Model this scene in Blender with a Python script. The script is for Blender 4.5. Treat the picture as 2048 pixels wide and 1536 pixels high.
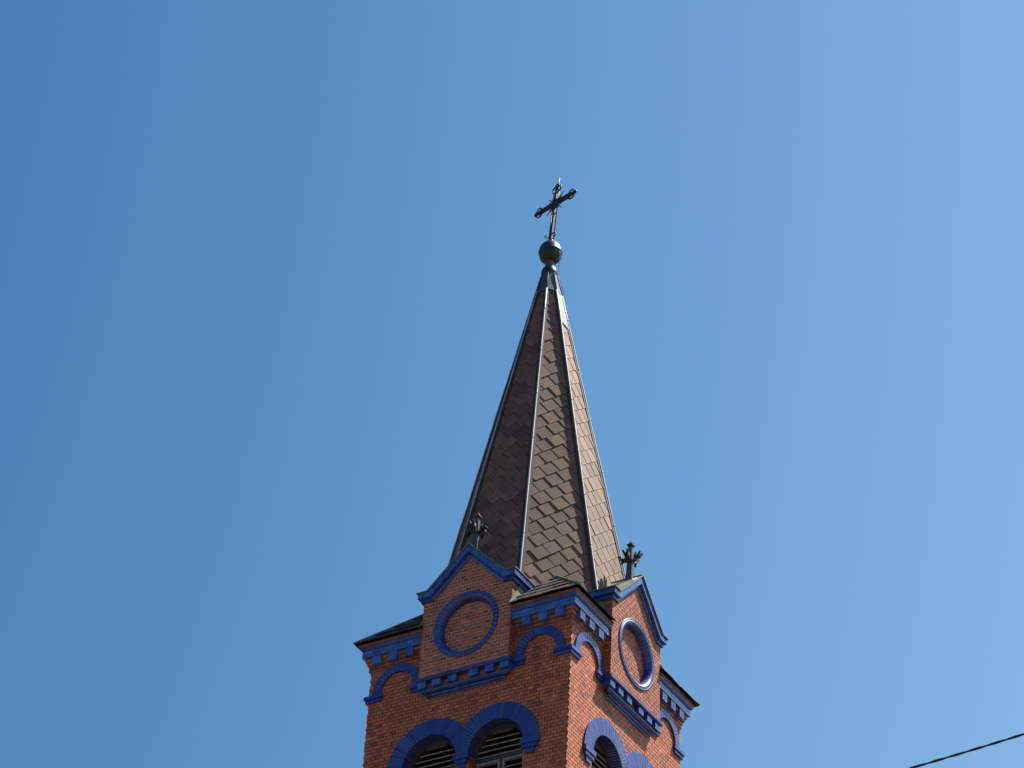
import bpy, bmesh, math, random
from mathutils import Vector, Matrix
from mathutils.geometry import tessellate_polygon

for _o in list(bpy.data.objects):
    bpy.data.objects.remove(_o)
S = bpy.context.scene
COL = S.collection
R = math.radians
H = 1.6                                     # eye height of the photographer; tower heights below are counted from the eye

# ------------------------------------------------------------------ camera
cam = bpy.data.cameras.new('camera')
cam.sensor_width = 36.0
cam.lens = 36.0 * 5364.71 / 2048.0
cam.clip_start = 0.1
cam.clip_end = 6000
cam_ob = bpy.data.objects.new('camera', cam)
COL.objects.link(cam_ob)
yaw, pitch, roll = -0.5590, 0.6431, 0.0582
fw = Vector((math.sin(yaw) * math.cos(pitch), math.cos(yaw) * math.cos(pitch), math.sin(pitch)))
rt = Vector((math.cos(yaw), -math.sin(yaw), 0))
up = rt.cross(fw)
rt2 = rt * math.cos(roll) + up * math.sin(roll)
up2 = -rt * math.sin(roll) + up * math.cos(roll)
rt2, up2, fw = (Vector((0.86485501, 0.49985615, 0.04657938)), Vector((0.2681687, -0.53842988, 0.79886095)), Vector((-0.42439528, 0.67840776, 0.59970955)))
CAM = Vector((26.6091, -43.9388, H))
m = Matrix((rt2, up2, -fw)).transposed().to_4x4()
m.translation = CAM
cam_ob.matrix_world = m
S.camera = cam_ob

# ------------------------------------------------------------------ sky, sun, exposure
SUN_EL, SUN_AZ = R(60.0), R(53.0)           # azimuth counted from +x towards +y
sdir = Vector((math.cos(SUN_EL) * math.cos(SUN_AZ), math.cos(SUN_EL) * math.sin(SUN_AZ), math.sin(SUN_EL)))
EXPO = 1.0
SKYFIT = ((-1.3244, 4.5271, -3.3224), (-0.6028, 2.7205, -1.7800), (-0.2679, 1.3389, -0.6527))
world = bpy.data.worlds.new('World')
S.world = world
world.use_nodes = True
wn, wl = world.node_tree.nodes, world.node_tree.links
wn.clear()
sky = wn.new('ShaderNodeTexSky')
sky.sky_type = 'NISHITA'
sky.sun_disc = False
sky.sun_elevation = SUN_EL
sky.sun_rotation = math.pi / 2 - SUN_AZ     # rotation counted from +y, clockwise
sky.altitude = 100
sky.air_density = 1.0
sky.dust_density = 0.7
sky.ozone_density = 1.6
bg = wn.new('ShaderNodeBackground')
bg.inputs['Strength'].default_value = 0.12
wo = wn.new('ShaderNodeOutputWorld')
# the clear summer air of the photograph: the sky deepens away from the sun and towards the zenith
sep = wn.new('ShaderNodeSeparateColor'); com = wn.new('ShaderNodeCombineColor')
wl.new(sky.outputs[0], sep.inputs[0])
tc = wn.new('ShaderNodeTexCoord')
dt = wn.new('ShaderNodeVectorMath'); dt.operation = 'DOT_PRODUCT'; dt.inputs[1].default_value = sdir
wl.new(tc.outputs['Generated'], dt.inputs[0])
sx = wn.new('ShaderNodeSeparateXYZ'); wl.new(tc.outputs['Generated'], sx.inputs[0])
def wmath(op, a, b):
    nd = wn.new('ShaderNodeMath'); nd.operation = op
    for i, v in enumerate((a, b)):
        if isinstance(v, (int, float)): nd.inputs[i].default_value = v
        else: wl.new(v, nd.inputs[i])
    return nd.outputs[0]
cosg = wmath('MINIMUM', wmath('MAXIMUM', dt.outputs['Value'], 0.44), 0.83)
zen = wmath('MINIMUM', wmath('MAXIMUM', sx.outputs['Z'], 0.44), 0.74)
for ch, (c0, c1, c2) in enumerate(SKYFIT):
    ex = wmath('ADD', wmath('ADD', wmath('MULTIPLY', cosg, c1), wmath('MULTIPLY', zen, c2)), c0 - EXPO * math.log(2))
    wl.new(wmath('MULTIPLY', sep.outputs[ch], wmath('EXPONENT', ex, 0.0)), com.inputs[ch])
wl.new(com.outputs[0], bg.inputs['Color'])
wl.new(bg.outputs[0], wo.inputs['Surface'])

sun = bpy.data.lights.new('sun', 'SUN')
sun.energy = 5.0
sun.angle = R(0.5)
sun.color = (1.0, 0.93, 0.84)
sun_ob = bpy.data.objects.new('sun', sun)
COL.objects.link(sun_ob)
sun_ob.rotation_euler = sdir.to_track_quat('Z', 'Y').to_euler()

S.view_settings.view_transform = 'Standard'
S.view_settings.look = 'None'
S.view_settings.exposure = EXPO
S.view_settings.gamma = 1.0

# ------------------------------------------------------------------ materials
def mat(name, color, rough=0.6, metal=0.0, spec=0.5, coat=0.0, tint=True, noise=0.25, nscale=6.0, bump=0.0, bscale=40.0,
        dirt=None, dirt_amt=0.0, dirt_scale=(1.5, 1.5, 0.5), dirt_lo=0.52, dirt_hi=0.72, rnoise=0.0):
    mt = bpy.data.materials.new(name)
    mt.use_nodes = True
    n, l = mt.node_tree.nodes, mt.node_tree.links
    b = n['Principled BSDF']
    b.inputs['Roughness'].default_value = rough
    b.inputs['Metallic'].default_value = metal
    b.inputs['Specular IOR Level'].default_value = spec
    b.inputs['Coat Weight'].default_value = coat
    b.inputs['Coat Roughness'].default_value = 0.08
    geo = n.new('ShaderNodeNewGeometry')
    rgb = n.new('ShaderNodeRGB'); rgb.outputs[0].default_value = (*color, 1)
    cur = rgb.outputs[0]
    if tint:
        at = n.new('ShaderNodeAttribute'); at.attribute_name = 'tint'
        mx = n.new('ShaderNodeMix'); mx.data_type = 'RGBA'; mx.blend_type = 'MULTIPLY'; mx.inputs[0].default_value = 1
        l.new(cur, mx.inputs[6]); l.new(at.outputs['Color'], mx.inputs[7]); cur = mx.outputs[2]
    nz = n.new('ShaderNodeTexNoise'); nz.inputs['Scale'].default_value = nscale; nz.inputs['Detail'].default_value = 6
    l.new(geo.outputs['Position'], nz.inputs['Vector'])
    mr = n.new('ShaderNodeMapRange'); mr.inputs[1].default_value = 0.25; mr.inputs[2].default_value = 0.75
    mr.inputs[3].default_value = 1 - noise; mr.inputs[4].default_value = 1 + noise
    l.new(nz.outputs[0], mr.inputs[0])
    mx2 = n.new('ShaderNodeMix'); mx2.data_type = 'RGBA'; mx2.blend_type = 'MULTIPLY'; mx2.inputs[0].default_value = 1
    l.new(cur, mx2.inputs[6]); l.new(mr.outputs[0], mx2.inputs[7]); cur = mx2.outputs[2]
    if dirt:
        mp = n.new('ShaderNodeMapping'); mp.inputs['Scale'].default_value = dirt_scale
        l.new(geo.outputs['Position'], mp.inputs['Vector'])
        nd = n.new('ShaderNodeTexNoise'); nd.inputs['Scale'].default_value = 1.0; nd.inputs['Detail'].default_value = 8; nd.inputs['Roughness'].default_value = 0.65
        l.new(mp.outputs[0], nd.inputs['Vector'])
        md = n.new('ShaderNodeMapRange'); md.inputs[1].default_value = dirt_lo; md.inputs[2].default_value = dirt_hi
        md.inputs[3].default_value = 0; md.inputs[4].default_value = dirt_amt
        l.new(nd.outputs[0], md.inputs[0])
        mx3 = n.new('ShaderNodeMix'); mx3.data_type = 'RGBA'; mx3.inputs[7].default_value = (*dirt, 1)
        l.new(md.outputs[0], mx3.inputs[0]); l.new(cur, mx3.inputs[6]); cur = mx3.outputs[2]
    l.new(cur, b.inputs['Base Color'])
    if rnoise:
        mr2 = n.new('ShaderNodeMapRange'); mr2.inputs[1].default_value = 0.3; mr2.inputs[2].default_value = 0.7
        mr2.inputs[3].default_value = max(rough - rnoise, 0.02); mr2.inputs[4].default_value = rough + rnoise
        l.new(nz.outputs[0], mr2.inputs[0]); l.new(mr2.outputs[0], b.inputs['Roughness'])
    if bump:
        nb = n.new('ShaderNodeTexNoise'); nb.inputs['Scale'].default_value = bscale; nb.inputs['Detail'].default_value = 4
        l.new(geo.outputs['Position'], nb.inputs['Vector'])
        bp = n.new('ShaderNodeBump'); bp.inputs['Strength'].default_value = bump; bp.inputs['Distance'].default_value = 0.01
        l.new(nb.outputs[0], bp.inputs['Height']); l.new(bp.outputs[0], b.inputs['Normal'])
    return mt

M = {}
M['brick'] = mat('red facing brick', (0.44, 0.132, 0.060), 0.55, spec=0.42, noise=0.22, nscale=9, bump=0.25, bscale=30,
                 dirt=(0.10, 0.035, 0.022), dirt_amt=0.6, dirt_scale=(1.1, 1.1, 0.35))
M['mortar'] = mat('weathered mortar', (0.21, 0.085, 0.055), 0.9, spec=0.1, tint=False, noise=0.4, nscale=5, bump=0.3,
                  dirt=(0.42, 0.33, 0.27), dirt_amt=0.9, dirt_scale=(0.8, 0.8, 1.6), dirt_lo=0.54, dirt_hi=0.62)
M['mortar_pale'] = mat('pale mortar', (0.62, 0.47, 0.38), 0.9, spec=0.1, tint=False, noise=0.25, nscale=7, bump=0.3)
M['blue'] = mat('blue glazed brick', (0.009, 0.034, 0.215), 0.45, spec=0.6, coat=0.4, noise=0.15, nscale=12, bump=0.05, bscale=14, rnoise=0.08)
M['pale_blue'] = mat('pale blue glazed brick', (0.034, 0.105, 0.36), 0.30, spec=0.6, coat=0.6, noise=0.2, nscale=9, bump=0.06, bscale=14, rnoise=0.08,
                     dirt=(0.05, 0.05, 0.06), dirt_amt=0.4, dirt_scale=(2, 2, 1))
M['blue_mortar'] = mat('grey joint', (0.30, 0.31, 0.38), 0.85, spec=0.1, tint=False, noise=0.3, nscale=8)
M['slate'] = mat('brown slate', (0.155, 0.086, 0.058), 0.62, spec=0.2, noise=0.2, nscale=5, bump=0.2, bscale=20,
                 dirt=(0.10, 0.075, 0.065), dirt_amt=0.5, dirt_scale=(2, 2, 0.8))
M['under'] = mat('dark roof underlay', (0.03, 0.026, 0.026), 0.9, spec=0.1, tint=False)
M['zinc'] = mat('weathered zinc', (0.17, 0.17, 0.15), 0.5, metal=0.0, noise=0.25, nscale=4, tint=False, bump=0.08, bscale=10,
                dirt=(0.10, 0.11, 0.11), dirt_amt=0.5, dirt_scale=(3, 3, 1))
M['roll'] = mat('pale weathered zinc', (0.32, 0.32, 0.29), 0.5, noise=0.25, nscale=4, tint=False, dirt=(0.10, 0.11, 0.11), dirt_amt=0.6, dirt_scale=(3, 3, 1))
M['lead'] = mat('dark lead', (0.032, 0.034, 0.038), 0.7, spec=0.25, metal=0.0, noise=0.3, nscale=5, tint=False, bump=0.1, bscale=12)
M['cap'] = mat('dark sheet metal', (0.075, 0.08, 0.09), 0.4, metal=0.3, noise=0.3, nscale=5, tint=False, bump=0.08, bscale=10)
M['tile'] = mat('brown roof tile', (0.040, 0.030, 0.025), 0.85, spec=0.2, noise=0.4, nscale=8, bump=0.2)
M['wood'] = mat('dark weathered wood', (0.045, 0.038, 0.035), 0.75, noise=0.35, nscale=9, tint=False, bump=0.3)
M['slat'] = mat('grey weathered slat', (0.21, 0.185, 0.17), 0.7, noise=0.4, nscale=9, tint=False, bump=0.3)
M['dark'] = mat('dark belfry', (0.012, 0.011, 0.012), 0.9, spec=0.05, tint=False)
M['iron'] = mat('black wrought iron', (0.016, 0.015, 0.02), 0.5, metal=0.0, noise=0.3, tint=False)
M['copper'] = mat('dark patinated copper', (0.018, 0.019, 0.024), 0.42, metal=0.1, noise=0.35, nscale=5, tint=False, bump=0.1, bscale=10,
                  dirt=(0.06, 0.08, 0.07), dirt_amt=0.3, dirt_scale=(4, 4, 4))
M['steel'] = mat('bright steel', (0.55, 0.58, 0.6), 0.45, metal=0.5, noise=0.05, tint=False)
M['cable'] = mat('black cable', (0.012, 0.013, 0.03), 0.5, noise=0.2, tint=False)
M['ground'] = mat('ground', (0.10, 0.068, 0.045), 0.95, noise=0.3, nscale=0.4, tint=False, dirt=(0.04, 0.055, 0.025), dirt_amt=0.8, dirt_scale=(0.05, 0.05, 0.05))

# ------------------------------------------------------------------ mesh builder
class MB:
    def __init__(s):
        s.v, s.f, s.t, s.mi, s.mats, s.sm = [], [], [], [], [], []
        s.face = None                        # turns (u, n, z) of one tower side into x, y, z
    def mid(s, m):
        if m not in s.mats: s.mats.append(m)
        return s.mats.index(m)
    def P(s, p):
        if s.face is None: return (p[0], p[1], p[2] + H)
        u, n, z = p
        x, y = u, -n
        for _ in range(s.face % 4): x, y = -y, x
        return (x, y, z + H)
    def verts(s, pts):
        b = len(s.v); s.v += [s.P(p) for p in pts]; return b
    def quad(s, idx, m, tint=(1, 1, 1), smooth=False):
        s.f.append(tuple(idx)); s.t.append(tint); s.mi.append(s.mid(m)); s.sm.append(smooth)
    def loft(s, loops, m, tint=(1, 1, 1), closed=True, caps=True, smooth=False):
        n = len(loops[0]); b = [s.verts(L) for L in loops]
        for i in range(len(loops) - 1):
            for j in range(n if closed else n - 1):
                k = (j + 1) % n
                s.quad((b[i] + j, b[i] + k, b[i + 1] + k, b[i + 1] + j), m, tint, smooth)
        if caps:
            s.quad([b[0] + j for j in range(n)][::-1], m, tint)
            s.quad([b[-1] + j for j in range(n)], m, tint)
    def prism(s, poly, n0, n1, m, tint=(1, 1, 1)):            # poly in (u, z), pulled from depth n0 to n1
        if len(poly) < 3: return
        s.loft([[(u, n0, z) for u, z in poly], [(u, n1, z) for u, z in poly]], m, tint)
    def box(s, a, b, m, tint=(1, 1, 1)):
        s.prism([(a[0], a[2]), (b[0], a[2]), (b[0], b[2]), (a[0], b[2])], a[1], b[1], m, tint)
    def lathe(s, prof, seg, m, c=(0, 0), smooth=True, mod=None):  # prof (r, z)
        loops = []
        for r, z in prof:
            L = []
            for i in range(seg):
                a = 2 * math.pi * i / seg
                rr = r * (mod(a, z) if mod else 1)
                L.append((c[0] + rr * math.cos(a), c[1] + rr * math.sin(a), z))
            loops.append(L)
        s.loft(loops, m, smooth=smooth)
    def tube(s, pts, r, m, seg=6, smooth=True):
        pts = [Vector(p) for p in pts]; loops = []
        t0 = (pts[1] - pts[0]).normalized()
        x = t0.orthogonal().normalized()
        for i, p in enumerate(pts):
            t = (pts[min(i + 1, len(pts) - 1)] - pts[max(i - 1, 0)])
            if t.length < 1e-9: t = t0
            t.normalize()
            x = (x - t * x.dot(t)); x.normalize(); y = t.cross(x)
            rr = r[i] if isinstance(r, (list, tuple)) else r
            loops.append([tuple(p + (x * math.cos(2 * math.pi * k / seg) + y * math.sin(2 * math.pi * k / seg)) * rr) for k in range(seg)])
        s.loft(loops, m, smooth=smooth)
    def build(s, name, parent=None):
        me = bpy.data.meshes.new(name)
        me.from_pydata(s.v, [], s.f)
        for m in s.mats: me.materials.append(M[m])
        me.polygons.foreach_set('material_index', s.mi)
        me.polygons.foreach_set('use_smooth', s.sm)
        at = me.color_attributes.new('tint', 'FLOAT_COLOR', 'CORNER')
        d = []
        for p, t in zip(me.polygons, s.t):
            for _ in range(p.loop_total): d += [t[0], t[1], t[2], 1.0]
        at.data.foreach_set('color', d)
        bm = bmesh.new(); bm.from_mesh(me)
        bmesh.ops.recalc_face_normals(bm, faces=bm.faces)
        bm.to_mesh(me); bm.free()
        me.update()
        o = bpy.data.objects.new(name, me); COL.objects.link(o)
        if parent: o.parent = parent
        return o

def clip(poly, a, b, c):                     # keep the side a*x + b*y <= c of a convex polygon
    out = []
    for i in range(len(poly)):
        p, q = poly[i], poly[(i + 1) % len(poly)]
        dp, dq = a * p[0] + b * p[1] - c, a * q[0] + b * q[1] - c
        if dp <= 0: out.append(p)
        if (dp < 0 < dq) or (dq < 0 < dp):
            t = dp / (dp - dq); out.append((p[0] + (q[0] - p[0]) * t, p[1] + (q[1] - p[1]) * t))
    res = []
    for p in out:
        if not res or (abs(p[0] - res[-1][0]) + abs(p[1] - res[-1][1])) > 1e-5: res.append(p)
    return res if len(res) >= 3 else []

def min_dist(poly, c):
    best = 1e9
    for i in range(len(poly)):
        p, q = Vector(poly[i]), Vector(poly[(i + 1) % len(poly)])
        d = q - p; t = max(0, min(1, (Vector(c) - p).dot(d) / max(d.length_squared, 1e-12)))
        best = min(best, (p + d * t - Vector(c)).length)
    inside = all((poly[(i + 1) % len(poly)][0] - poly[i][0]) * (c[1] - poly[i][1]) - (poly[(i + 1) % len(poly)][1] - poly[i][1]) * (c[0] - poly[i][0]) >= 0 for i in range(len(poly)))
    return 0 if inside else best

def brick_tint(rng):
    k = rng.gauss(1, 0.10)
    q_ = rng.random()
    if q_ < 0.07: k *= 0.62
    elif q_ > 0.965: k *= 1.22
    h = rng.gauss(0, 0.05)
    return (max(0.4, k * (1 + h * 0.4)), max(0.4, k * (1 - h)), max(0.4, k * (1 - h * 1.5)))
def blue_tint(rng):
    k = max(0.5, rng.gauss(1, 0.16)); g = rng.gauss(1, 0.14)
    return (k * g, k * g, k)

CH, BL, GAP = 0.085, 0.150, 0.015            # course height, header length, joint
def bricks(mb, u0, u1, z0, z1, n0, n1, rng, clips=(), holes=(), cuts=(), gap=None, mname='brick'):
    GAP = gap or globals()['GAP']
    nz = int(math.ceil((z1 - z0) / CH - 1e-6))
    for r in range(nz):
        za = z0 + r * CH; zb = min(za + CH - GAP, z1)
        k = int(round(za / CH))
        off = (0.5 * BL if k % 2 else 0) + rng.uniform(-0.006, 0.006)
        i = int(math.floor((u0 - off) / BL))
        while i * BL + off < u1:
            a, b = i * BL + off + GAP / 2, (i + 1) * BL + off - GAP / 2
            i += 1
            a, b = max(a, u0), min(b, u1)
            if b - a < 0.02: continue
            j = rng.uniform(-0.0015, 0.0015)
            poly = [(a, za + j), (b, za + j), (b, zb + j), (a, zb + j)]
            for cl in clips:
                poly = clip(poly, *cl)
                if not poly: break
            if not poly: continue
            for (c0, z0_, rr) in cuts:           # rub the brick down to the ring it meets
                mx, mz = sum(p[0] for p in poly) / len(poly) - c0, sum(p[1] for p in poly) / len(poly) - z0_
                dl = math.hypot(mx, mz)
                if dl < rr - .2: poly = []; break
                poly = clip(poly, -mx / dl, -mz / dl, -(rr + (c0 * mx + z0_ * mz) / dl))
                if not poly: break
            if not poly: continue
            bad = False
            for h in holes:
                if h(poly): bad = True; break
            if bad: continue
            mb.prism(poly, n0, n1 + rng.uniform(-0.002, 0.0015), mname, tuple((.86 if gap else 1) * c for c in brick_tint(rng)))

# ------------------------------------------------------------------ tower measures (u along a side, n outwards from the axis, z up from the eye)
W = 2.50
GN, GU = 2.695, 1.118                        # gable slab: front depth, half width
ZGB, ZSH, ZAP = 29.20, 31.10, 31.975         # gable foot, shoulder, brick apex
SU = 0.89                                    # |u| where the slope leaves the shoulder
ZC, RC = 30.306, 0.808                       # roundel
WC, WR, WO, WZ = 0.806, 0.655, 1.035, 27.20  # belfry windows: centre, opening radius, arch radius, spring
AC, AR, AO, AZ = 1.765, 0.405, 0.60, 29.25   # blind arches
CU = 1.12                                    # where the corner cornice meets the gable

def emp(name, loc=(0, 0, 0)):
    o = bpy.data.objects.new(name, None); COL.objects.link(o); o.location = loc; o.empty_display_size = 1
    return o

# ---- setting
gr = MB()
b0 = gr.verts([(-3000, -3000, -H), (3000, -3000, -H), (3000, 3000, -H), (-3000, 3000, -H)])
gr.quad((b0, b0 + 1, b0 + 2, b0 + 3), 'ground')
g = gr.build('ground'); g['kind'] = 'structure'

tower = emp('church_tower')
tower['label'] = 'red brick church tower with blue glazed trim and tall slate spire topped by a cross'
tower['category'] = 'church tower'

# ------------------------------------------------------------------ brick shaft
def wall():
    mb = MB(); rng = random.Random(4)
    ZT, ZW = 30.46, 24.9
    for fc in range(4):
        mb.face = fc
        core = W - 0.014
        # mortar sheet with the two arched openings
        outer = [(-core, -H), (core, -H), (core, ZT), (-core, ZT)]
        loops = [[Vector((u, z, 0)) for u, z in outer]]
        for sgn in (-1, 1):
            c = sgn * WC; r = WR + 0.004
            hole = [(c - r, ZW), (c + r, ZW)] + [(c + r * math.cos(math.pi * i / 32), WZ + r * math.sin(math.pi * i / 32)) for i in range(33)]
            loops.append([Vector((u, z, 0)) for u, z in hole])
            f = [(u, core, z) for u, z in hole]; bk = [(u, 2.05, z) for u, z in hole]
            mb.loft([f, bk], 'mortar', caps=False)
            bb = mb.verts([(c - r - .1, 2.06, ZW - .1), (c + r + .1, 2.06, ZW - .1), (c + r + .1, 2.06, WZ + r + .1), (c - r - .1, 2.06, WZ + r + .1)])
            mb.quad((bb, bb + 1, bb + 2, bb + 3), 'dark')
            # brick lined jambs
            for s2 in (-1, 1):
                z = ZW
                while z < WZ - 0.05:
                    e = c + s2 * (WR + 0.004)
                    mb.box((min(e, e - s2 * .012), 2.1, z), (max(e, e - s2 * .012), W - 0.012, min(z + CH - GAP, WZ)), 'brick', brick_tint(rng))
                    z += CH
        flat = [p for L in loops for p in L]
        base = mb.verts([(p.x, core, p.y) for p in flat])
        for t in tessellate_polygon(loops): mb.quad([base + i for i in t], 'mortar')
        def win(poly):
            for sgn in (-1, 1):
                c = sgn * WC
                if min_dist(poly, (c, WZ)) < WR + 0.06 and max(p[1] for p in poly) > WZ - 0.02: return True
                if max(p[1] for p in poly) <= WZ + 0.02 and max(p[0] for p in poly) > c - WR - .002 and min(p[0] for p in poly) < c + WR + .002 and min(p[1] for p in poly) > ZW: return True
            return False
        e = W - 0.002
        zj = WZ - round((WZ - 23.5) / CH) * CH
        # jamb rows are cut square to the openings
        for a, b in ((-e, -WC - WR - .001), (-WC + WR + .001, WC - WR - .001), (WC + WR + .001, e)):
            bricks(mb, a, b, zj, WZ - 0.001, core - .03, W, rng)
        bricks(mb, -e, e, WZ, 29.80, core - .03, W, rng, cuts=((-WC, WZ, .82), (WC, WZ, .82)))
        for a, b in ((-e, -CU), (CU, e)):
            bricks(mb, a, b, 29.80 + 0.0, 29.95, core - .03, W, rng)
    return mb.build('wall', tower)
wall()

# ------------------------------------------------------------------ mitred runs round a corner: profile (n, z), from u = u0 out to the diagonal
def run(mb, fc, prof, u0, side, m, rng=None, seg=None, tintf=None, gap=0.007):
    mb.face = fc
    nmax = max(p[0] for p in prof)
    if seg is None:
        L0 = [(side * u0, n, z) for n, z in prof]; L1 = [(side * n, n, z) for n, z in prof]
        mb.loft([L0, L1], m)
        return
    u = u0 + (rng.uniform(0, seg) if rng else 0) * 0 
    first = True
    k = 0
    while True:
        a = u0 + k * seg + (gap / 2 if k else 0); b = u0 + (k + 1) * seg - gap / 2
        k += 1
        last = b > W - 0.05
        L0 = [(side * a, n, z) for n, z in prof]
        L1 = [(side * (n if last else b), n, z) for n, z in prof]
        mb.loft([L0, L1], m, tintf(rng) if tintf else (1, 1, 1))
        if last: break

DENT = (1.46, 1.87, 2.28)
def corner(fc):
    """cornice of the corner between side fc (its +u end) and side fc+1 (its -u end)"""
    rng = random.Random(20 + fc)
    mb = MB()
    for f, sd in ((fc, 1), ((fc + 1) % 4, -1)):
        for z0, n in ((29.80, 2.513), (29.885, 2.53), (29.97, 2.565), (30.055, 2.60)):
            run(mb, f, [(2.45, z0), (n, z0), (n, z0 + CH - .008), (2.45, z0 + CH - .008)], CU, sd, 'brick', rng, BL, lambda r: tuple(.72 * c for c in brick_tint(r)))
            run(mb, f, [(2.44, z0 + .003), (n - .01, z0 + .003), (n - .01, z0 + CH - .001), (2.44, z0 + CH - .001)], CU, sd, 'mortar')
        run(mb, f, [(2.40, 30.142), (2.645, 30.142), (2.645, 30.40), (2.40, 30.40)], CU, sd, 'blue_mortar')
        run(mb, f, [(2.45, 30.140), (2.655, 30.140), (2.655, 30.217), (2.45, 30.217)], CU, sd, 'pale_blue', rng, BL, blue_tint)
        run(mb, f, [(2.45, 30.225), (2.655, 30.225), (2.655, 30.302), (2.45, 30.302)], CU - BL / 2, sd, 'pale_blue', rng, BL, blue_tint)
        run(mb, f, [(2.45, 30.310), (2.665, 30.310), (2.690, 30.335), (2.705, 30.365), (2.708, 30.392), (2.45, 30.392)], CU, sd, 'blue', rng, BL * 2, blue_tint)
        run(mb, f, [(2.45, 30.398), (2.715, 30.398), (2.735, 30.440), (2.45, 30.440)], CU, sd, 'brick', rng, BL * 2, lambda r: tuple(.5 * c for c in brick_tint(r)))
    c = mb.build('corner_cornice', tower)
    for f, sd in ((fc, 1), ((fc + 1) % 4, -1)):
        for uc in DENT:
            d = MB(); d.face = f
            for s2 in (-1, 1):
                a, b = sd * uc + (-.102 if s2 < 0 else .006), sd * uc + (-.006 if s2 < 0 else .102)
                d.box((a, 2.5, 29.935), (b, 2.640, 30.1385), 'pale_blue', blue_tint(rng))
            d.box((sd * uc - .098, 2.5, 29.94), (sd * uc + .098, 2.632, 30.136), 'blue_mortar')
            d.build('dentil', c)
    # tiled roof over the corner, two slopes with a hip
    rf = MB()
    tn, zE, tg = 2.785, 30.452, math.tan(R(44.8))
    CHR = 0.29
    for f, sd in ((fc, 1), ((fc + 1) % 4, -1)):
        rf.face = f
        nr = 5
        rf.loft([[(sd * 1.122, tn - .02, zE - .006), (sd * 1.122, tn - 1.45, zE + 1.43 * tg - .006), (sd * 1.122, tn - 1.45, zE + 1.43 * tg - .1), (sd * 1.122, tn - .1, zE - .012)],
                 [(sd * (tn - .02), tn - .02, zE - .006), (sd * (tn - 1.45), tn - 1.45, zE + 1.43 * tg - .006), (sd * (tn - 1.45), tn - 1.45, zE + 1.43 * tg - .1), (sd * (tn - .1), tn - .1, zE - .012)]], 'under')
        for r in range(nr):
            d0, d1 = r * CHR, (r + 1) * CHR + .02
            z0, z1 = zE + d0 * tg, zE + d1 * tg
            na, nb = tn - d0, tn - d1
            k = 0
            while True:
                a = 1.12 + (k - (0.5 if r % 2 else 0)) * 0.2; b = a + 0.193; k += 1
                a = max(a, 1.123)
                if a > na - .02: break
                jz = rng.uniform(-.004, .004); lift = .032 + rng.uniform(-.008, .008)
                ua0, ub0 = a, min(b, na); ua1, ub1 = min(a, nb), min(b, nb)
                if ub1 - ua1 < .005: ua1 = ub1 - .005
                k0 = lift * .72
                lo = [(sd * ua0, na + k0 * .9, z0 + k0 + jz - .012), (sd * ub0, na + k0 * .9, z0 + k0 + jz - .012), (sd * ub1, nb + .001, z1 + .002), (sd * ua1, nb + .001, z1 + .002)]
                hi = [(u, n + .012, z + .013) for u, n, z in lo]
                t = max(.5, rng.gauss(1, .18))
                rf.loft([lo, hi], 'tile', (t, t * rng.uniform(.94, 1.04), t * rng.uniform(.9, 1.05)))
    rfo = rf.build('corner_roof', tower)
    hp = MB(); hp.face = fc
    pts = [(tn - d + .025, tn - d + .025, zE + d * tg + .032) for d in (0, .3, .6, .9, 1.2, 1.45)]
    hp.tube(pts, .026, 'zinc', 8)
    for sd in (0, 1):
        L0 = []; L1 = []
        for d in (0.0, 1.45):
            base = (tn - d, zE + d * tg + .036)
            w = .085
            q = [(base[0], base[0], base[1] + .012), (base[0] - w, base[0], base[1] + .006), (base[0] - w, base[0], base[1] - .004), (base[0], base[0], base[1] - .004)]
            if sd: q = [(y, x, z) for x, y, z in q]
            (L0 if d == 0 else L1).extend(q)
        hp.loft([L0, L1], 'zinc')
    hp.build('hip_flashing', rfo)
    # lead soakers up the sides of the gables
    for f, sd in ((fc, 1), ((fc + 1) % 4, -1)):
        fl = MB(); fl.face = f
        e0 = sd * (GU + .014); e1 = sd * (GU + .004)
        poly = [(tn + .05, zE + .0), (tn - .70, zE + .70 * tg), (tn - .62, zE + .62 * tg + .36), (tn - .42, zE + .42 * tg + .33)]
        fl.loft([[(e0, n, z) for n, z in poly], [(e1, n, z) for n, z in poly]], 'zinc')
        fl.build('lead_soaker', rfo)
for fc in range(4): corner(fc)

# ------------------------------------------------------------------ rings of wedge bricks
def arc_bricks(mb, c, zc, r0, r1, n0, n1, count, m, rng, a0=0.0, a1=math.pi, clips=(), gap=0.012, tintf=blue_tint, sub=2):
    for i in range(count):
        ta, tb = a0 + (a1 - a0) * i / count, a0 + (a1 - a0) * (i + 1) / count
        g0, g1 = gap / 2 / r0, gap / 2 / r1
        poly = [(c + r0 * math.cos(ta + g0), zc + r0 * math.sin(ta + g0))]
        for k in range(sub + 1):
            t = ta + g1 + (tb - ta - 2 * g1) * k / sub; poly.append((c + r1 * math.cos(t), zc + r1 * math.sin(t)))
        for k in range(sub + 1):
            t = tb - g0 - (tb - ta - 2 * g0) * k / sub; poly.append((c + r0 * math.cos(t), zc + r0 * math.sin(t)))
        poly = poly[1:]
        for cl in clips:
            poly = clip(poly, *cl)
            if not poly: break
        if poly: mb.prism(poly, n0, n1 + rng.uniform(-.0015, .0015), m, tintf(rng))

def corbel(fc, boxes, parent, name='impost', rng=None):
    mb = MB(); mb.face = fc
    for (u0, u1, z0, z1, n) in boxes: mb.box((u0, 2.3 if n < 0 else 2.46, z0), (u1, abs(n), z1), 'blue', blue_tint(rng))
    return mb.build(name, parent)

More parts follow.
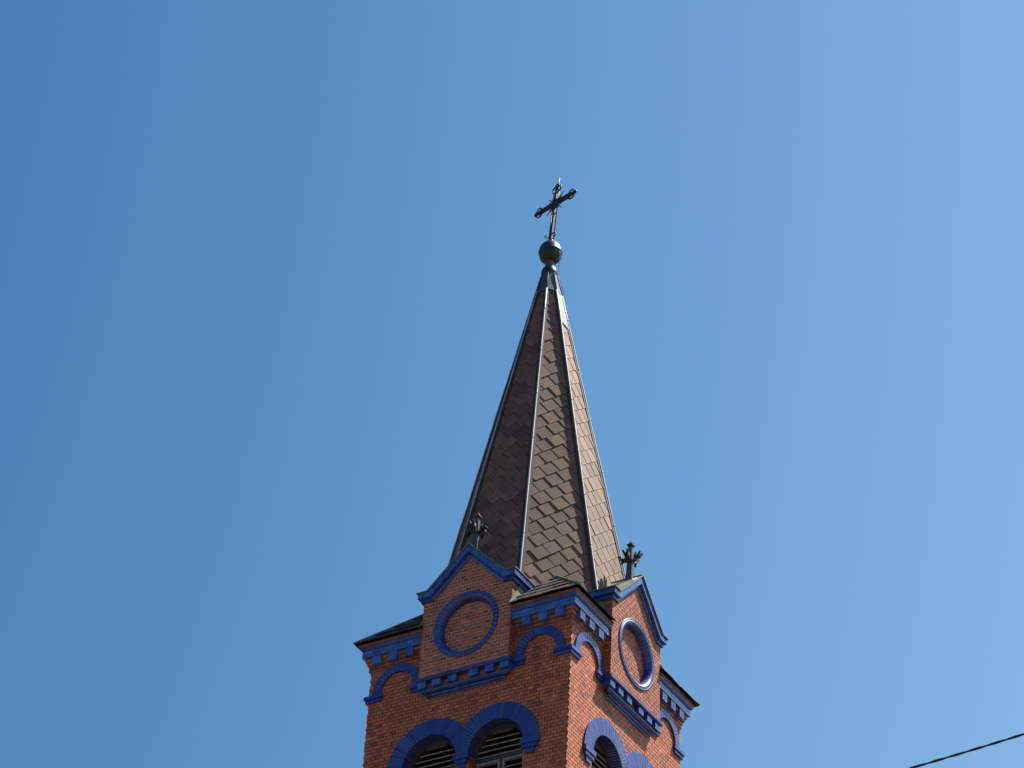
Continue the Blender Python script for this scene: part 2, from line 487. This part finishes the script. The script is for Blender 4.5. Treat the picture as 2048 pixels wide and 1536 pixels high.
# ------------------------------------------------------------------ one side: arches, windows, gable
def side(fc):
    rng = random.Random(100 + fc)
    # blind arches
    for sd in (-1, 1):
        mb = MB(); mb.face = fc
        c = sd * AC
        arc_bricks(mb, c, AZ, AR, AO, 2.47, 2.548, 19, 'blue', rng)
        arc_bricks(mb, c, AZ, AR + .008, AO - .004, 2.47, 2.538, 8, 'blue_mortar', rng, gap=0, sub=6, tintf=lambda r: (1, 1, 1))
        for s2 in (-1, 1):
            a, b = c + s2 * AR, c + s2 * AO
            mb.box((min(a, b), 2.47, 29.19), (max(a, b), 2.548, AZ - .004), 'blue', blue_tint(rng))
        ar = mb.build('blind_arch', tower)
        # outer impost wraps the corner, inner one dies into the gable
        im = MB()
        for z0, z1, n, u0 in ((29.115, 29.195, 2.575, 2.115), (29.03, 29.111, 2.545, 2.15)):
            im.face = fc
            L0 = [(sd * u0, 2.47, z0), (sd * u0, n, z0), (sd * u0, n, z1), (sd * u0, 2.47, z1)]
            L1 = [(sd * 2.47, 2.47, z0), (sd * n, n, z0), (sd * n, n, z1), (sd * 2.47, 2.47, z1)]
            im.loft([L0, L1], 'blue', blue_tint(rng))
        im.build('impost', ar)
        im = MB(); im.face = fc
        for z0, z1, n, u1 in ((29.115, 29.195, 2.575, 1.43), (29.03, 29.111, 2.545, 1.40)):
            im.box((min(sd * 1.10, sd * u1), 2.47, z0), (max(sd * 1.10, sd * u1), n, z1), 'blue', blue_tint(rng))
        im.build('impost', ar)
    # belfry windows
    for sd in (-1, 1):
        c = sd * WC
        mb = MB(); mb.face = fc
        cut = [(-sd, 0, -.004)]
        arc_bricks(mb, c, WZ, WR, WO, 2.26, 2.538, 36, 'blue', rng, clips=cut)
        arc_bricks(mb, c, WZ, WR + .012, WO - .005, 2.27, 2.526, 12, 'blue_mortar', rng, clips=[(-sd, 0, -.001)], gap=0, sub=6, tintf=lambda r: (1, 1, 1))
        ar = mb.build('window_arch', tower)
        o = c + sd * WR
        def span(a, b): return (min(o + sd * a, o + sd * b), max(o + sd * a, o + sd * b))
        a, b = span(-.03, .40); a2, b2 = span(.0, .365); a3, b3 = span(.09, .29)
        corbel(fc, [(a, b, 27.085, 27.195, 2.59), (a2, b2, 26.99, 27.081, 2.565), (a3, b3, 26.87, 26.986, 2.54)], ar, rng=rng)
        # inner impost, half of the pair's shared one
        i0 = c - sd * WR
        a, b = sorted((i0 + sd * .03, sd * .003)); a2, b2 = sorted((i0 - sd * .01, sd * .003)); a3, b3 = sorted((i0 - sd * .05, sd * .003))
        corbel(fc, [(a, b, 27.085, 27.195, 2.59), (a2, b2, 26.99, 27.081, 2.565), (a3, b3, 26.87, 26.986, 2.54)], ar, rng=rng)
        # wooden louvred window
        fr = MB(); fr.face = fc
        fn0, fn1, fr0, fr1 = 2.16, 2.27, WR - .055, WR + .003
        ring0 = [(c + fr1, 24.9)] + [(c + fr1 * math.cos(math.pi * i / 28), WZ + fr1 * math.sin(math.pi * i / 28)) for i in range(29)] + [(c - fr1, 24.9)]
        ring1 = [(c + fr0, 24.9)] + [(c + fr0 * math.cos(math.pi * i / 28), WZ + fr0 * math.sin(math.pi * i / 28)) for i in range(29)] + [(c - fr0, 24.9)]
        loops = []
        for (p, q) in zip(ring0, ring1):
            loops.append([(p[0], fn0, p[1]), (p[0], fn1, p[1]), (q[0], fn1, q[1]), (q[0], fn0, q[1])])
        fr.loft(loops, 'wood')
        fr.box((c - fr0, 2.15, 27.075), (c + fr0, 2.268, 27.145), 'wood')
        fr.box((c - fr0, 2.15, 24.92), (c + fr0, 2.268, 25.0), 'wood')
        fro = fr.build('louvred_window', tower)
        sl = MB(); sl.face = fc
        z = 27.21
        while z < WZ + fr0 - .06:
            hw = math.sqrt(max(0, fr0 ** 2 - (z + .04 - WZ) ** 2)) - .003
            # sloping board, its lower lip towards the front
            p = [(2.253, z - .040), (2.264, z - .020), (2.14, z + .075), (2.133, z + .062)]
            sl.loft([[(c - hw, n, zz) for n, zz in p], [(c + hw, n, zz) for n, zz in p]], 'slat')
            z += .128
        sl.box((c - .25, 2.24, WZ + fr0 - .12), (c + .25, 2.262, WZ + fr0 - .005), 'wood')
        sl.build('louvre_slats', fro)
        for s2 in (-1, 1):
            sh = MB(); sh.face = fc
            x0, x1 = sorted((c + s2 * .022, c + s2 * (fr0 - .004)))
            for a, b in ((x0, x0 + .06), (x1 - .06, x1)): sh.box((a, 2.19, 25.02), (b, 2.264, 27.065), 'slat')
            sh.box((x0 + .06, 2.19, 27.0), (x1 - .06, 2.261, 27.062), 'slat'); sh.box((x0 + .06, 2.19, 25.02), (x1 - .06, 2.261, 25.1), 'slat')
            z = 25.14
            while z < 26.97:
                p = [(2.25, z - .03), (2.257, z - .018), (2.155, z + .065), (2.148, z + .053)]
                sh.loft([[(x0 + .055, n, zz) for n, zz in p], [(x1 - .055, n, zz) for n, zz in p]], 'slat')
                z += .115
            sh.build('shutter', fro)
        mu = MB(); mu.face = fc
        mu.box((c - .02, 2.15, 25.01), (c + .02, 2.285, 27.07), 'wood')
        mu.build('mullion', fro)

    # ---- gable slab
    ga = MB(); ga.face = fc
    e = GU - .013; nf = GN - .010; nb = 1.2
    slope = (ZAP - ZSH) / SU
    front = [(-e, ZGB), (e, ZGB), (e, ZSH), (SU, ZSH), (0, ZAP), (-SU, ZSH), (-e, ZSH)]
    RI = 0.615
    circ = [(RI * 1.14 * math.cos(2 * math.pi * i / 48), ZC + RI * 1.14 * math.sin(2 * math.pi * i / 48)) for i in range(48)]
    lp = [[Vector((u, z, 0)) for u, z in front], [Vector((u, z, 0)) for u, z in circ]]
    base = ga.verts([(p.x, nf, p.y) for L in lp for p in L])
    for t in tessellate_polygon(lp): ga.quad([base + i for i in t], 'mortar_pale')
    f1 = [(u, nf, z) for u, z in front]; b1 = [(u, nb, z) for u, z in front]
    ga.loft([f1, b1], 'mortar', caps=False)
    f2 = [(u, nf, z) for u, z in circ]; b2 = [(u, 2.50, z) for u, z in circ]
    ga.loft([f2, b2], 'mortar', caps=False)
    PN = 2.545
    pc = ga.verts([(u * .99, PN - .01, ZC + (z - ZC) * .99) for u, z in circ]); ga.quad(range(pc, pc + 48), 'mortar_pale')
    cl = [(slope, 1, ZAP + .01), (-slope, 1, ZAP + .01), (0, 1, ZAP)]
    def rnd(poly): return min_dist(poly, (0, ZC)) < RI + .02
    zb = ZGB
    z2 = zb + math.ceil((ZSH - zb) / CH) * CH
    bricks(ga, -GU, GU, zb, z2, nf - .03, GN, rng, cuts=((0, ZC, .765),), gap=.0185)
    bricks(ga, -SU, SU, z2, ZAP, nf - .03, GN, rng, clips=cl, gap=.0185)
    def outp(poly): return max((Vector(p) - Vector((0, ZC))).length for p in poly) > RI + .13
    bricks(ga, -RI - .1, RI + .1, zb, ZC + RI + .1, PN - .04, PN, rng, holes=(outp,), gap=.0185)
    # brick sides of the slab
    for sd in (-1, 1):
        nz = int((ZSH - ZGB) / CH) + 1
        for r in range(nz):
            z0 = ZGB + r * CH; z1 = min(z0 + CH - GAP, ZSH)
            n1 = GN - .012
            k = 0
            while n1 > 1.3:
                n0 = n1 - (BL if (k or r % 2) else BL / 2) + GAP
                u0, u1 = sorted((sd * (GU - .04), sd * (GU + rng.uniform(-.0025, -.001))))
                ga.box((u0, n0, z0), (u1, n1, z1), 'brick', brick_tint(rng))
                n1 = n0 - GAP; k += 1
    gob = ga.build('gable', tower)

    # ---- glazed coping with kneelers
    co = MB(); co.face = fc
    th = math.atan(slope); ct, stn = math.cos(th), math.sin(th)
    def off(d, ue):                           # corner points of the coping line pushed out by d
        dz = d / ct
        us = SU + (d - d * ct) / stn * -1 if False else SU + d * (1 - ct) / stn * -1
        # on the shoulder z = ZSH + d ; on the slope z = ZAP + dz - slope*|u|
        uj = (ZAP + dz - ZSH - d) / slope
        return [(ue, ZSH + d), (uj, ZSH + d), (0, ZAP + dz)]
    bands = [(0.0, 0.088, .045, BL, 'blue'), (0.094, 0.222, .105, 0.078, 'pale_blue')]
    for (d0, d1, pr, seg, m) in bands:
        n1 = GN + pr; ue = GU + pr
        A, B = off(d0, ue), off(d1, ue)
        for sd in (-1, 1):
            # sloping run cut into bricks
            L = math.hypot(A[1][0], A[2][1] - A[1][1]); cnt = max(1, int(round(L / seg)))
            for i in range(cnt):
                t0, t1 = i / cnt + (.004 / L if i else .002 / L), (i + 1) / cnt - .004 / L
                def lerp(p, q, t): return (p[0] + (q[0] - p[0]) * t, p[1] + (q[1] - p[1]) * t)
                q = [lerp(A[1], A[2], t0), lerp(A[1], A[2], t1), lerp(B[1], B[2], t1), lerp(B[1], B[2], t0)]
                if d0 == 0:
                    pr2 = n1 - .03
                    co.loft([[(sd * u, 2.45, z) for u, z in q], [(sd * u, pr2, z) for u, z in q],
                             [(sd * (u + (q[3 - k][0] - u) * (.55 if k < 2 else 0)), n1, z + (q[3 - k][1] - z) * (.55 if k < 2 else 0)) for k, (u, z) in enumerate(q)]], m, blue_tint(rng))
                else:
                    co.prism([(sd * u, z) for u, z in q], 2.45, n1 + rng.uniform(-.0015, .0015), m, blue_tint(rng))
            # level kneeler, front
            hseg = [(A[1][0] + .003, A[0][0])] if d0 == 0 else [(A[1][0] + .003, (A[1][0] + A[0][0]) / 2 + .02), ((A[1][0] + A[0][0]) / 2 + .027, A[0][0])]
            for a, b in hseg:
                qa = B[1][0] + .003 if a < A[1][0] + .01 else a
                co.prism([(sd * a, A[0][1]), (sd * b, A[0][1]), (sd * b, B[0][1]), (sd * qa, B[0][1])], 2.45, n1, m, blue_tint(rng))
            # return along the side
            nn = 2.446
            while nn > 1.35:
                a, b = sorted((sd * (GU - .1), sd * ue))
                co.box((a, nn - .143, ZSH + d0), (b, nn, ZSH + d1), m, blue_tint(rng)); nn -= .150
        # joint body just behind the glazed faces
        n2 = n1 - .008 - (.03 if d0 == 0 else 0)
    A, B = off(.03, GU + .02), off(.215, GU + .02)
    for sd in (-1, 1):
        co.prism([(sd * A[1][0], A[1][1]), (0, A[2][1]), (0, B[2][1]), (sd * B[1][0], B[1][1])], 2.44, GN + .034, 'blue_mortar')
        co.prism([(sd * A[1][0], A[1][1]), (sd * A[0][0], A[0][1]), (sd * B[0][0], B[0][1]), (sd * B[1][0], B[1][1])], 2.44, GN + .034, 'blue_mortar')
        a, b = sorted((sd * (GU - .09), sd * (GU + .034)))
        co.box((a, 1.3, ZSH + .03), (b, 2.438, ZSH + .215), 'blue_mortar')
    co.build('coping', gob)

    # ---- metal roof of the gable, its drip edge over the coping
    ro = MB(); ro.face = fc
    A, B = off(.224, GU + .135), off(.245, GU + .135)
    nE = GN + .14
    for sd in (-1, 1):
        ro.prism([(sd * A[1][0], A[1][1]), (sd * A[2][0], A[2][1]), (sd * B[2][0], B[2][1]), (sd * B[1][0], B[1][1])], .75, nE, 'zinc')
        ro.prism([(sd * A[1][0], A[1][1]), (sd * A[0][0], A[0][1]), (sd * B[0][0], B[0][1]), (sd * B[1][0], B[1][1])], 1.0, nE, 'zinc')
    ro.tube([(0, nE - .01, B[2][1] + .005), (0, .9, B[2][1] + .005)], .022, 'zinc', 8)
    ro.build('gable_roof', gob)

    # ---- roundel ring of moulded bricks
    rg = MB(); rg.face = fc
    prof = [(RC, GN - .02), (RC, GN + .022), (RC - .012, GN + .030), (RC - .030, GN + .030), (RC - .040, GN + .018),
            (RC - .048, GN + .026), (RC - .075, GN + .034), (RC - .105, GN + .024), (RC - .135, GN - .004), (RC - .160, GN - .045), (RC - .178, GN - .095), (RC - .186, GN - .145), (RC - .186, 2.50)]
    NB = 48; sub = 3
    for i in range(NB):
        loops = []
        tint = blue_tint(rng)
        for k in range(sub + 1):
            a = 2 * math.pi * (i + .055 + .89 * k / sub) / NB
            loops.append([(r * math.cos(a), n, ZC + r * math.sin(a)) for r, n in prof])
        rg.loft(loops, 'blue', tint, closed=False, caps=False, smooth=True)
    loops = []
    for i in range(97):
        a = 2 * math.pi * i / 96
        loops.append([((r + (.006 if r < RC - .1 else -.004)) * math.cos(a), n - .006, ZC + (r + (.006 if r < RC - .1 else -.004)) * math.sin(a)) for r, n in prof])
    rg.loft(loops, 'blue_mortar', closed=False, caps=False, smooth=True)
    rg.build('roundel_ring', gob)

    # ---- string course under the gable
    st = MB(); st.face = fc
    def trim(prof, hu, m, tint=(1, 1, 1), k=.8):   # run across the gable foot, ends tapering back to the wall
        st.loft([[(-(hu - (2.75 - n) * k), n, z) for n, z in prof], [((hu - (2.75 - n) * k), n, z) for n, z in prof]], m, tint)
    cnt = 8
    ed = [-1.175 + 2.35 * i / cnt for i in range(cnt + 1)]
    for i in range(cnt):
        pz = [(2.47, 29.118), (2.735, 29.118), (2.755, 29.135), (2.755, 29.178), (2.70, 29.197), (2.47, 29.197)]
        st.loft([[(ed[i] + .003, n, z) for n, z in pz], [(ed[i + 1] - .003, n, z) for n, z in pz]], 'blue', blue_tint(rng))
    st.box((-1.16, 2.46, 29.125), (1.16, 2.74, 29.17), 'blue_mortar')
    uu = [-1.10, -.76, -.38, 0, .38, .76, 1.10]
    st.box((-1.09, 2.46, 28.95), (1.09, 2.585, 29.119), 'brick', (.85, .85, .85))
    roll1 = [(2.47, 28.862), (2.575, 28.862), (2.60, 28.870), (2.632, 28.885), (2.655, 28.905), (2.66, 28.925), (2.650, 28.945), (2.60, 28.955), (2.47, 28.958)]
    roll2 = [(2.47, 28.765), (2.525, 28.765), (2.535, 28.79), (2.575, 28.80), (2.59, 28.825), (2.585, 28.85), (2.56, 28.858), (2.47, 28.858)]
    cnt = 9
    for pz, hu in ((roll1, 1.13), (roll2, 1.07)):
        for i in range(cnt):
            L = []
            for e_, t in ((i, .003), (i + 1, -.003)):
                f_ = -1 + 2 * e_ / cnt
                L.append([(f_ * (hu - (2.66 - n) * 1.0 if e_ in (0, cnt) else hu) + t, n, z) for n, z in pz])
            st.loft(L, 'blue', blue_tint(rng))
    st.box((-.93, 2.46, 28.77), (.93, 2.52, 28.95), 'blue_mortar')
    sto = st.build('string_course', gob)
    for uc in (-1.02, -.655, -.265, .265, .655, 1.02):
        d = MB(); d.face = fc
        for s2 in (-1, 1):
            a, b = uc + (-.103 if s2 < 0 else .004), uc + (-.004 if s2 < 0 else .103)
            d.box((a, 2.47, 28.962), (b, 2.705, 29.116), 'pale_blue', blue_tint(rng))
        d.box((uc - .099, 2.47, 28.965), (uc + .099, 2.697, 29.114), 'blue_mortar')
        d.build('dentil', sto)
    # ---- finial
    fi = MB(); fi.face = fc
    fn = 2.50; zb = 32.22
    def sq(z, r): return [(-r, fn - r, z), (r, fn - r, z), (r, fn + r, z), (-r, fn + r, z)]
    fi.loft([sq(zb - .05, .100), sq(zb + .12, .076), sq(zb + .55, .055), sq(zb + .93, .040)], 'cap')
    fo = fi.build('finial', tower)
    cp = MB(); cp.face = fc
    cp.loft([sq(zb + .925, .042), sq(zb + .945, .068), sq(zb + .975, .07), sq(zb + 1.05, .02), sq(zb + 1.09, .006)], 'lead')
    cp.build('finial_cap', fo)
    for k in range(4):
        a = k * math.pi / 2
        dx, dn = math.cos(a), math.sin(a); px, pn = -dn, dx
        cr = MB(); cr.face = fc
        # leaf: profile rising outwards, forked tips, real thickness
        prof = [(.04, .44, .035, .05), (.085, .52, .04, .07), (.14, .575, .05, .065), (.20, .595, .06, .055), (.245, .615, .05, .035)]
        def pt(r, s_, z): return (dx * r + px * s_, fn + dn * r + pn * s_, zb + z)
        cr.loft([[pt(r, -w, z), pt(r, w, z), pt(r, w * .9, z + t), pt(r, -w * .9, z + t)] for r, z, w, t in prof], 'iron')
        for s_ in (-1, 1):                     # two outer leaf tips
            cr.loft([[pt(.185, s_ * .012, .62), pt(.235, s_ * .012, .63), pt(.235, s_ * .062, .63), pt(.185, s_ * .056, .62)],
                     [pt(.215, s_ * .02, .675), pt(.255, s_ * .02, .675), pt(.255, s_ * .075, .675), pt(.215, s_ * .07, .675)],
                     [pt(.250, s_ * .035, .715), pt(.27, s_ * .035, .715), pt(.27, s_ * .078, .715), pt(.250, s_ * .075, .715)]], 'iron')
        cr.loft([[pt(.085, -.028, .58), pt(.13, -.028, .58), pt(.13, .028, .58), pt(.085, .028, .58)],
                 [pt(.095, -.034, .68), pt(.135, -.034, .67), pt(.135, .034, .67), pt(.095, .034, .68)],
                 [pt(.135, -.012, .76), pt(.145, -.012, .76), pt(.145, .012, .76), pt(.135, .012, .76)]], 'iron')
        cr.loft([[pt(.19, -.045, .60), pt(.21, -.045, .60), pt(.21, .045, .60), pt(.19, .045, .60)],
                 [pt(.215, -.03, .52), pt(.228, -.03, .52), pt(.228, .03, .52), pt(.215, .03, .52)]], 'iron')
        cr.build('crocket', fo)
for fc in range(4): side(fc)

# ------------------------------------------------------------------ octagonal slate spire
ZS, KS, AL = 42.668, 0.2104, 23.42
OX, OY = 0.015, 0.01
ZT = 41.25
def ridge(a, z, ex=0.0):
    r = KS * (ZS - z) + ex
    return Vector((OX + r * math.cos(R(a)), OY + r * math.sin(R(a)), z))
angs = []
for k in range(4): angs += [k * 90 - AL, k * 90 + AL]
sp = MB(); rng = random.Random(9)
ZB = 30.2
lo = [tuple(ridge(a, ZB, -.012)) for a in angs]; hi = [tuple(ridge(a, ZT + .2, -.012)) for a in angs]
sp.loft([lo, hi], 'under')
TP, TQ, TA = .385, .322, R(39.5)
dP = (math.cos(TA), math.sin(TA)); dQ = (math.sin(TA), -math.cos(TA))
APEX = Vector((OX, OY, ZS))
def fframe(i):
    a1, a2 = angs[i], angs[(i + 1) % 8]
    p1, p2 = ridge(a1, ZB), ridge(a2, ZB)
    u = (p2 - p1).normalized(); mid = (p1 + p2) / 2
    v = (APEX - mid).normalized(); n = u.cross(v).normalized()
    return u, v, n, (p2 - p1).length / 2 / (APEX - mid).length, (APEX - mid).length
for i in range(8):
    u, v, n, hw, Ls = fframe(i)
    vt = -(ZS - ZT) / (ZS - ZB) * Ls; vb = -Ls
    po, qo = rng.uniform(0, TP), rng.uniform(0, TQ)
    nq = int(Ls / TQ) + 8
    for qi in range(-nq, nq):
        row = rng.uniform(-.02, .02) + (qi % 2) * TP * .35
        for pi in range(-nq, nq):
            p0, q0 = pi * TP + po + row, qi * TQ + qo
            poly = [(p0, q0), (p0 + TP - .011, q0), (p0 + TP - .011, q0 + TQ - .010), (p0, q0 + TQ - .010)]
            uv = [(p * dP[0] + q * dQ[0], p * dP[1] + q * dQ[1] - 6) for p, q in poly]
            cx = sum(a for a, b in uv) / 4; cy = sum(b for a, b in uv) / 4
            if cy > vt + .3 or cy < vb - .3 or abs(cx) > hw * -cy + .4: continue
            for c_ in ((1, hw, 0), (-1, hw, 0), (0, 1, vt), (0, -1, -vb)):
                uv = clip(uv, *c_)
                if not uv: break
            if not uv: continue
            ja, jb, jc = rng.gauss(0, .0022), rng.gauss(0, .0018), abs(rng.gauss(0, .0015)) + (.008 if rng.random() < .03 else 0)
            k = max(.5, rng.gauss(1, .12)) * (.72 if rng.random() < .04 else 1)
            tint = (k * rng.uniform(.97, 1.03), k * rng.uniform(.96, 1.02), k * rng.uniform(.94, 1.04))
            # paler strip along the lower margin of every slate
            qe = q0 + TQ - .010 - .017 * rng.uniform(.6, 1.3)
            for sgn, mul in ((1, 1.0), (-1, rng.uniform(1.35, 1.75))):
                pg = clip(uv, sgn * dQ[0], sgn * dQ[1], sgn * (qe - 6 * dQ[1]))
                if not pg: continue
                top = []; bot = []
                for a, b in pg:
                    p = a * dP[0] + (b + 6) * dP[1]; q = a * dQ[0] + (b + 6) * dQ[1]
                    fp, fq = (p - p0) / TP, (q - q0) / TQ
                    h = .004 + (.0075 + ja) * (1 - fp) + (.0075 + jb) * fq + jc
                    X = APEX + u * a + v * b
                    top.append(tuple(X + n * h)); bot.append(tuple(X - n * .008))
                sp.loft([bot, top], 'slate', tuple(c * mul for c in tint))
spo = sp.build('spire_roof', tower)
for j, a in enumerate(angs):
    hf = MB()
    zz = [30.6 + (41.22 - 30.6) * t / 14 for t in range(15)]
    n1 = fframe((j - 1) % 8)[2]; n2 = fframe(j)[2]
    out = (n1 + n2).normalized()
    u1, v1, u2 = -fframe((j - 1) % 8)[0], None, fframe(j)[0]
    wob = random.Random(j)
    pts = [ridge(a, z) + out * (.040 + wob.uniform(-.004, .004)) for z in zz]
    hf.tube(pts, [.0205 + wob.uniform(-.002, .003) for _ in pts], 'roll', 10)
    for t in range(1, 14, 2):                 # lap seams
        hf.tube([pts[t] - Vector((0, 0, .015)), pts[t] + Vector((0, 0, .015))], .0275, 'zinc', 10)
    for (nn, uu_) in ((n1, u1), (n2, u2)):
        loops = []
        for z in (30.6, 41.28):
            r0 = ridge(a, z); w = .085 if z < 35 else .05
            q = [r0 + nn * .031 + out * .01, r0 + uu_ * w + nn * .029, r0 + uu_ * w + nn * .004, r0 + nn * .004]
            loops.append([tuple(x) for x in q])
        hf.loft(loops, 'lead')
    hf.build('hip_flashing', spo)
# sheathed tip
cp = MB()
def octr(z, ex): return [tuple(ridge(a, z, ex)) for a in angs]
cp.loft([octr(41.18, .035), octr(41.22, .045), octr(41.45, .035), octr(41.75, .03), octr(41.88, .035)], 'cap')
for a in angs:
    cp.tube([ridge(a, 41.18, .045), ridge(a, 41.86, .04)], .012, 'lead', 8)
cp.build('lead_cap', spo)
# metal patch high on the sunny side
u, v, n, hw, Ls = fframe(0)
pa = MB()
vv = [-(ZS - z) / (ZS - ZB) * Ls for z in (40.15, 41.22)]
q = []
for b, s_ in ((vv[0], 1), (vv[1], 1)): q.append((hw * -b, b))
poly = [(-q[0][0], q[0][1]), (q[0][0], q[0][1]), (q[1][0], q[1][1]), (-q[1][0], q[1][1])]
pa.loft([[tuple(APEX + u * x + v * y + n * .01) for x, y in poly], [tuple(APEX + u * x + v * y + n * .036) for x, y in poly]], 'zinc')
pa.build('metal_patch', spo)

# ------------------------------------------------------------------ collar, stem and orb
co = MB()
co.lathe([(.15, 41.82), (.178, 41.84), (.198, 41.88), (.205, 41.95), (.20, 42.01), (.185, 42.05), (.178, 42.07), (.165, 42.085), (.12, 42.09)], 32, 'copper', (OX, OY))
co.lathe([(.135, 42.07), (.128, 42.12), (.118, 42.22), (.112, 42.34), (.112, 42.46)], 24, 'cap', (OX, OY))
cot = co.build('spire_collar', tower)
ob = MB()
def lobes(a, z):
    t = max(0, min(1, (42.60 - z) / .07)); t2 = max(0, min(1, (z - 42.34) / .05))
    return 1 + .10 * t * t2 * (abs(math.cos(4 * a)) - .6)
ob.lathe([(.10, 42.34), (.15, 42.345), (.195, 42.37), (.235, 42.415), (.262, 42.47), (.278, 42.53), (.284, 42.585), (.284, 42.605), (.298, 42.612), (.300, 42.632),
          (.290, 42.645), (.284, 42.70), (.268, 42.76), (.240, 42.82), (.202, 42.875), (.155, 42.92), (.105, 42.955), (.08, 42.97), (.072, 43.0), (.058, 43.03), (.05, 43.06)], 64, 'copper', (OX, OY), mod=lobes)
ob.build('orb', tower)

# ------------------------------------------------------------------ wrought iron cross
psi = R(-15)
lean = R(3.0)
cx0 = Vector((OX, OY, 43.03))
ax = Vector((math.cos(psi), math.sin(psi), 0)); az = Vector((0, 0, 1)); ay = az.cross(ax)
ax2 = ax * math.cos(lean) - az * math.sin(lean) * 0.4; az2 = (az + Vector((0.86, 0.5, 0)) * math.tan(lean)).normalized()
ax2.normalize()
def X(a, b, c=0.0): return cx0 + ax2 * a + az2 * b + ay * c
CZ, ARM, TOP = 1.22, .635, 1.77
cr = MB()
def bar(mb, p, q, w, d, m='iron'):
    t = (q - p).normalized(); s_ = ay; r_ = t.cross(s_).normalized()
    mb.loft([[tuple(x + r_ * i * w + s_ * j * d) for i, j in ((-1, -1), (1, -1), (1, 1), (-1, 1))] for x in (p, q)], m)
bar(cr, X(0, 0), X(0, TOP), .033, .033)
cro = cr.build('cross', tower)
c2 = MB(); bar(c2, X(-ARM, CZ), X(ARM, CZ), .032, .030); c2.build('crossbar', cro)
rods = MB()
for s_ in (-1, 1):
    rods.tube([X(s_ * .085, .0), X(s_ * .085, CZ - .085), X(s_ * ARM * .86, CZ - .085)], .014, 'iron')
    rods.tube([X(s_ * .085, TOP - .1), X(s_ * .085, CZ + .085), X(s_ * ARM * .86, CZ + .085)], .014, 'iron')
for b in (.22, .88, TOP - .16): bar(rods, X(-.10, b), X(.10, b), .009, .014)
for a in (-.48, -.22, .22, .48): bar(rods, X(a, CZ - .1), X(a, CZ + .1), .009, .014)
rods.build('side_rods', cro)
disc = MB()
disc.loft([[tuple(X(.135 * math.cos(t * math.pi / 6), CZ + .135 * math.sin(t * math.pi / 6), -.035)) for t in range(12)],
           [tuple(X(.135 * math.cos(t * math.pi / 6), CZ + .135 * math.sin(t * math.pi / 6), .035)) for t in range(12)]], 'iron')
disc.build('centre_disc', cro)
def spiral(mb, o, e1, e2, r0, turns, rad, ph=0):
    pts = []
    for i in range(22):
        t = i / 21; a = ph + turns * 2 * math.pi * t; r_ = r0 * (1 - .72 * t)
        pts.append(o + e1 * (r_ * math.cos(a)) + e2 * (r_ * math.sin(a)))
    mb.tube(pts, rad, 'iron')
for (o, e1, e2) in ((X(ARM, CZ), ax2, az2), (X(-ARM, CZ), -ax2, az2), (X(0, TOP), az2, ax2)):
    e = MB()
    for s_ in (-1, 1):
        pts = []
        for i in range(17):                     # side lobes of a trefoil, almost closed
            a = math.pi * (1.15 - 1.75 * i / 16)
            pts.append(o - e1 * .07 + e2 * s_ * (.085 + 0) + e1 * (.085 * math.cos(a)) + e2 * s_ * (.062 * math.sin(a)))
        e.tube(pts, .019, 'iron')
    pts = []
    for i in range(21):
        a = math.pi * (-.85 + 1.7 * i / 20)
        pts.append(o + e1 * (.03 + .062 * math.cos(a)) + e2 * (.06 * math.sin(a)))
    e.tube(pts, .019, 'iron')
    bar(e, o - e1 * .04, o + e1 * .09, .022, .022)
    e.build('trefoil_end', cro)
for sx in (-1, 1):
    for sz in (-1, 1):
        ry = MB()
        d = (ax2 * sx + az2 * sz).normalized()
        c = X(0, CZ)
        ry.tube([c + d * .12, c + d * .20, c + d * .34, c + d * .40], [.012, .02, .013, .003], 'iron', 6)
        pe = (ax2 * sx - az2 * sz).normalized()
        for s_ in (-1, 1): spiral(ry, c + d * .20 + pe * s_ * .05, pe * s_, d, .045, .9, .010, math.pi)
        ry.build('ray', cro)
ft = MB()
for s_ in (-1, 1):
    pts = [X(s_ * .03, .02), X(s_ * .09, .05), X(s_ * .14, .11), X(s_ * .145, .17), X(s_ * .11, .20), X(s_ * .085, .175), X(s_ * .10, .15)]
    ft.tube(pts, .013, 'iron')
for s_ in (-1, 1):
    pts = [X(0, .02, s_ * .03), X(0, .05, s_ * .12), X(0, .04, s_ * .20), X(0, -.03, s_ * .22), X(0, -.05, s_ * .18)]
    ft.tube(pts, .013, 'iron')
ft.build('foot_scroll', cro)
lr = MB()
lr.tube([X(.05, TOP - .25, -.01), X(.05, TOP + .08, 0)], .009, 'iron')
lr.tube([X(.05, TOP + .08, 0), X(.05, TOP + .12, 0), X(.052, TOP + .27, 0)], [.010, .011, .003], 'steel', 8)
lr.build('lightning_rod', cro)
# conductor wire down from the orb
lw = MB()
p = Vector((.86, .5, 0))
c0 = Vector((OX, OY, 0))
lw.tube([c0 + p * .27 + Vector((0, 0, 42.66)), c0 + p * .225 + Vector((0, 0, 42.45)), c0 + p * .22 + Vector((0, 0, 42.0))] + [ridge(30, z, .09) for z in (41.8, 41.3)], .006, 'iron', 5)
lw.build('lightning_conductor', tower)

# ------------------------------------------------------------------ overhead cable
ca = MB()
A = Vector((21.006, -30.024, 8.254)); B = Vector((21.671, -29.775, 8.463))
d = B - A
N = 520
path = []
for i in range(N + 1):
    t = -4 + 9.5 * i / N
    path.append(A + d * t + Vector((0, 0, .010 * (t * t - t))))
for ph in (0, math.pi):
    pts = []
    for i, p in enumerate(path):
        a = i * .33 + ph
        side_ = d.normalized().cross(Vector((0, 0, 1))).normalized(); upv = side_.cross(d.normalized())
        pts.append(p + side_ * .0032 * math.cos(a) + upv * .0032 * math.sin(a))
    ca.tube(pts, .0060, 'cable', 6)
cab = ca.build('overhead_cable')
cab['label'] = 'thin black twisted overhead cable crossing the lower right sky'
cab['category'] = 'cable'
